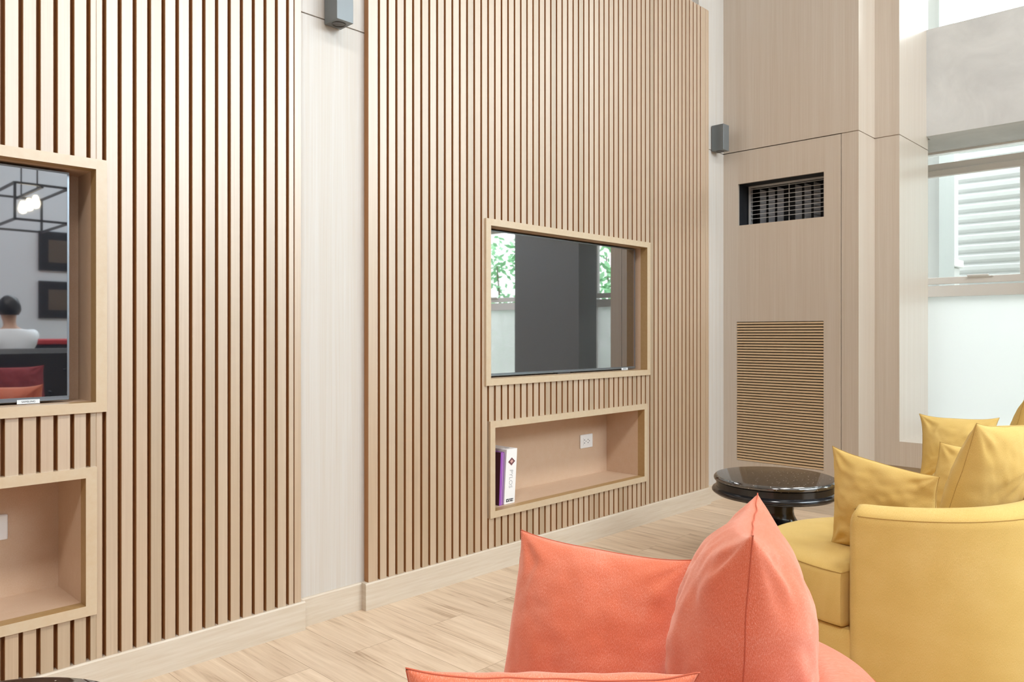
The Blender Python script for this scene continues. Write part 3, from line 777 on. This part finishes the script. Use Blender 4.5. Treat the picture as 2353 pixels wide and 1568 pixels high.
cushion('cushion', M_yel, (2.874, 1.128, .785), (2.77, .74, .735), (2.80, .745, S0), (2.861, 1.127, S0), .14,
        'yellow cushion drooping to the right, upright on the front of the nearest yellow seat', group=G2, seed=11, wr=.007)
cushion('cushion', M_yel, (2.903, .666, .905), (3.205, .525, .895), (3.20, .70, S0 + .01), (2.90, .80, S0 + .01), .20,
        'tall yellow cushion with a pointed corner rising behind the near yellow arm', group=G2, seed=14, wr=.005, pinch=.06)
cushion('cushion', M_yel, (3.33, .889, .778), (3.34, .55, .765), (3.29, .58, S0 + .01), (3.25, .95, S0 + .01), .14,
        'small yellow cushion peeping out between the drooping and the tall yellow cushions', group=G2, seed=17, wr=.005)
cushion('cushion', M_yel, (4.566, 1.321, .765), (4.64, .957, .765), (4.55, .96, S0), (4.48, 1.30, S0), .14,
        'yellow cushion with two pointed ears farthest back against the window sill', group=G2, seed=21, wr=.004, pinch=.1)
cushion('cushion', M_yel, (4.13, .75, .92), (4.42, .58, .90), (4.42, .76, S0 + .01), (4.13, .89, S0 + .01), .20,
        'amber yellow cushion at the right edge of the photo in front of the frosted glass', group=G2, seed=24, wr=.005, pinch=.05)

# ------------------------------------------------------------------ frames round the added ceiling fill lights
for k, x in enumerate((-1.5, 1.6, 4.2)):
    t = thing('fill_light_frame', (x, -.9, CEIL), 'white ceiling light panel', 'ceiling light', 'added ceiling fill lights')
    m = MB(); m.box(x - .8, x + .8, -1.35, -1.30, CEIL - .08, CEIL); m.box(x - .8, x + .8, -.5, -.45, CEIL - .08, CEIL); m.box(x - .8, x - .76, -1.3, -.5, CEIL - .08, CEIL); m.box(x + .76, x + .8, -1.3, -.5, CEIL - .08, CEIL)
    m.build('frame', M_winframe, t)

# ------------------------------------------------------------------ what the left television mirrors: the far side of the room
M_blackframe = plain('picture_black', (.015, .015, .018), .4)
M_print = plain('picture_print', (.10, .075, .055), .6)
for z0, z1, lb in ((1.95, 2.416, 'upper black framed poster on the grey opposite wall'), (1.386, 1.828, 'lower black framed poster on the grey opposite wall')):
    t = thing('picture', (2.82, -4.6, z0), lb, 'picture', 'framed posters')
    B(2.62, 3.05, -4.6, -4.57, z0, z1, .004).build('frame', M_blackframe, t)
    B(2.72, 2.95, -4.569, -4.567, z0 + .1, z1 - .1).build('print', M_print, t)
pl = thing('pendant_lamp', (1.9, -2.0, 2.15), 'black wire cage pendant lamp with three bulbs', 'lamp')
m = MB(); c8 = [(1.70, 2.10), (-2.45, -1.65), (2.15, 2.45)]; r = .009
for x in c8[0]:
    for y in c8[1]: m.box(x - r, x + r, y - r, y + r, 2.15, 2.45)
    for z in c8[2]: m.box(x - r, x + r, -2.45, -1.65, z - r, z + r)
for y in c8[1]:
    for z in c8[2]: m.box(1.70, 2.10, y - r, y + r, z - r, z + r)
m.build('cage', M_blackframe, pl)
for y in (-2.3, -1.8): B(1.895, 1.905, y - .005, y + .005, 2.45, CEIL).build('rod', M_blackframe, pl)
B(1.89, 1.91, -2.45, -1.65, 2.43, 2.45).build('lamp_bar', M_blackframe, pl)
for y in (-2.25, -2.05, -1.85): MB().lathe([(0, -.05), (.025, -.04), (.034, -.01), (.025, .03), (.013, .06), (0, .06)], (1.9, y, 2.33), 16).build('bulb', emit('bulb_glow', (1, .86, .6), 18), pl, smooth=True)
gt = thing('game_table', (2.0, -3.02, 0), 'black game table with a red top', 'table')
B(1.0, 3.0, -3.42, -2.64, .55, 1.10, .01).build('body', M_blackframe, gt)
B(.97, 3.03, -3.45, -2.61, 1.10, 1.15, .01).build('red_top', plain('red_cloth', (.45, .03, .035), .7), gt)
for x in (1.08, 2.92):
    for y in (-3.34, -2.72): B(x - .05, x + .05, y - .05, y + .05, 0, .55).build('leg', M_blackframe, gt)

def skin(name, pts, edges, rad, m, parent, sub=2, root=0):
    o0 = wpos(parent); me = bpy.data.meshes.new(name); me.from_pydata([tuple(Vector(p) - o0) for p in pts], edges, [])
    o = bpy.data.objects.new('tmp', me); COL.objects.link(o)
    o.modifiers.new('skin', 'SKIN'); sv = me.skin_vertices
    if not sv: 
        bpy.context.view_layer.objects.active = o; bpy.ops.mesh.customdata_skin_add(); sv = me.skin_vertices
    for i, r in enumerate(rad):
        q = r if isinstance(r, tuple) else (r, r)
        sv[0].data[i].radius = q; sv[0].data[i].use_root = (i == root)
    sb = o.modifiers.new('sub', 'SUBSURF'); sb.levels = sub; sb.render_levels = sub
    bpy.context.view_layer.update()
    m2 = bpy.data.meshes.new_from_object(o.evaluated_get(bpy.context.evaluated_depsgraph_get())); bpy.data.objects.remove(o)
    m2.name = name; m2.materials.clear(); m2.materials.append(m)
    for p in m2.polygons: p.use_smooth = True
    r = bpy.data.objects.new(name, m2); COL.objects.link(r); r.parent = parent
    return r
px, py = 1.80, -2.13
M_skin = plain('skin', (.50, .30, .21), .55); M_hair = plain('dark_hair', (.012, .010, .010), .5); M_shirt = plain('white_shirt', (.72, .76, .82), .8); M_trouser = plain('dark_trousers', (.03, .035, .05), .8)
stool = thing('bar_stool', (px, py, 0), 'black bar stool between the black sofa and the red topped game table', 'stool')
MB().lathe([(0, .70), (.17, .70), (.19, .68), (.17, .655), (0, .655)], (px, py, 0), 32).build('seat', M_blackframe, stool, auto=40)
MB().lathe([(0, .655), (.028, .655), (.028, .03), (0, .03)], (px, py, 0), 20).build('post', M_blackframe, stool, auto=40)
MB().lathe([(0, .03), (.06, .03), (.20, .012), (.21, 0), (0, 0)], (px, py, 0), 32).build('base', M_blackframe, stool, auto=40)
MB().tube([(px + .19 * math.cos(a * math.pi / 12), py + .04 + .19 * math.sin(a * math.pi / 12), .27) for a in range(24)], .011, 8, closed=True).build('foot_ring', M_blackframe, stool, smooth=True)
pr = thing('person', (px, py, .70), 'person with dark hair and a white shirt seated at the game table', 'person')
P = [(px, py, .80), (px, py + .01, .92), (px, py + .05, 1.06), (px, py + .09, 1.17), (px, py + .11, 1.255), (px, py + .13, 1.31), (px, py + .145, 1.38), (px, py + .15, 1.45), (px, py + .14, 1.50), (px, py + .245, 1.405)]
E = [(i, i + 1) for i in range(8)] + [(6, 9)]
Rr = [(.15, .11), (.135, .10), (.15, .11), (.13, .09), (.05, .05), (.05, .052), (.068, .082), (.075, .09), (.05, .06), (.010, .014)]
def limb(pts, rs, a):
    for p, r in zip(pts, rs):
        P.append(p); Rr.append(r); E.append((a, len(P) - 1)); a = len(P) - 1
    return a
for sx in (-1, 1):
    w_ = limb([(px + sx * .16, py + .09, 1.175), (px + sx * .20, py + .20, 1.19), (px + sx * .21, py + .33, 1.195), (px + sx * .16, py + .48, 1.185), (px + sx * .12, py + .60, 1.18), (px + sx * .11, py + .66, 1.175)], [.055, .045, .040, .036, .026, (.036, .016)], 3)
    for k in range(4):
        fx = px + sx * .11 + (k - 1.5) * .019
        limb([(fx, py + .70, 1.176), (fx + .002 * sx, py + .735 - .006 * abs(k - 1.5), 1.172), (fx, py + .758 - .01 * abs(k - 1.5), 1.162)], [.0085, .008, .006], w_)
    limb([(px + sx * .07, py + .665, 1.172), (px + sx * .05, py + .695, 1.168)], [.0095, .0075], w_)
    limb([(px + sx * .10, py + .04, .775), (px + sx * .125, py + .22, .775), (px + sx * .13, py + .36, .765), (px + sx * .13, py + .33, .55), (px + sx * .12, py + .26, .36), (px + sx * .12, py + .24, .325), (px + sx * .125, py + .34, .305)], [.09, .078, .06, .052, .04, .036, .03], 0)
skin('body', P, E, Rr, M_skin, pr)
T = [(px, py, .78), (px, py + .01, .92), (px, py + .05, 1.06), (px, py + .09, 1.17), (px, py + .108, 1.235)]
Tr = [(.165, .125), (.15, .115), (.165, .125), (.145, .105), (.062, .062)]; TE = [(0, 1), (1, 2), (2, 3), (3, 4)]
for sx in (-1, 1):
    n0 = len(T); T += [(px + sx * .16, py + .09, 1.175), (px + sx * .20, py + .20, 1.19), (px + sx * .21, py + .33, 1.195), (px + sx * .165, py + .47, 1.185)]; Tr += [.07, .06, .054, .047]; TE += [(3, n0), (n0, n0 + 1), (n0 + 1, n0 + 2), (n0 + 2, n0 + 3)]
skin('shirt', T, TE, Tr, M_shirt, pr)
T = [(px, py, .80), (px, py, .86)]; Tr = [(.16, .12), (.155, .12)]; TE = [(0, 1)]
for sx in (-1, 1):
    n0 = len(T); T += [(px + sx * .10, py + .04, .775), (px + sx * .125, py + .22, .775), (px + sx * .13, py + .36, .765), (px + sx * .13, py + .33, .55), (px + sx * .12, py + .26, .38)]; Tr += [.098, .086, .07, .062, .055]; TE += [(0, n0)] + [(n0 + i, n0 + i + 1) for i in range(4)]
skin('trousers', T, TE, Tr, M_trouser, pr)
m = MB(); K = 24
for j in range(13):
    for i in range(K):
        a = 2 * math.pi * i / K; ph = math.pi * .70 * j / 12; fr = math.sin(a)
        lim = 1.0 if fr < .2 else 1 - .62 * (fr - .2)
        ph *= lim; q = 1 + .05 * math.sin(5 * a + j)
        m.v.append((px + .088 * math.sin(ph) * math.cos(a) * q, py + .138 + .105 * math.sin(ph) * math.sin(a) * q, 1.435 + .112 * math.cos(ph)))
for j in range(12):
    for i in range(K): m.f.append([j * K + i, j * K + (i + 1) % K, (j + 1) * K + (i + 1) % K, (j + 1) * K + i])
m.build('hair', M_hair, pr, smooth=True)
for sx in (-1, 1):
    MB().lathe([(0, -.011), (.008, -.008), (.011, 0), (.008, .008), (0, .011)], (px + sx * .03, py + .226, 1.428), 14).build('eye', plain('eye', (.03, .02, .02), .2), pr, smooth=True)
    MB().lathe([(0, -.026), (.010, -.015), (.013, .005), (.009, .024), (0, .03)], (px + sx * .075, py + .145, 1.41), 12).build('ear', M_skin, pr, smooth=True)
MB().box(px - .022, px + .022, py + .222, py + .231, 1.366, 1.374, .003).build('mouth', plain('lips', (.36, .14, .12), .5), pr)

pr.rotation_euler.z = math.pi                      # turned towards the game table
M_leather = plain('black_leather', (.018, .017, .018), .35)
sf = thing('sofa', (1.7, -1.3, 0), 'black high-backed tufted sofa facing the slat wall', 'sofa')
B(.75, 2.65, -1.70, -.80, .10, .40, .03).build('base', M_leather, sf)
B(.95, 2.45, -1.52, -.78, .40, .52, .04).build('seat', M_leather, sf)
B(.75, 2.65, -1.74, -1.52, .40, 1.08, .04).build('backrest', M_leather, sf)
for a, b in ((.75, .95), (2.45, 2.65)): B(a, b, -1.52, -.80, .40, .66, .04).build('arm', M_leather, sf)
for a in (.82, 2.58):
    for b in (-1.64, -.88): B(a - .03, a + .03, b - .03, b + .03, 0, .10).build('leg', M_blackframe, sf)
for r_ in range(2):
    for k in range(7):
        MB().lathe([(0, -.012), (.010, -.010), (.014, 0), (.010, .010), (0, .012)], (1.02 + .225 * k + .11 * (r_ % 2), -1.518, .72 + .18 * r_), 12).build('button', M_leather, sf, smooth=True)
M_maroon = fabric('maroon_cloth', (.22, .035, .04), (.5, .18, .17), .3, .3); M_seam[M_maroon.name] = M_maroon
cushion('cushion', M_maroon, (1.83, -1.34, .95), (1.42, -1.34, .95), (1.42, -1.22, .53), (1.83, -1.22, .53), .14, 'dark maroon cushion leaning on the black tufted sofa', seed=31)
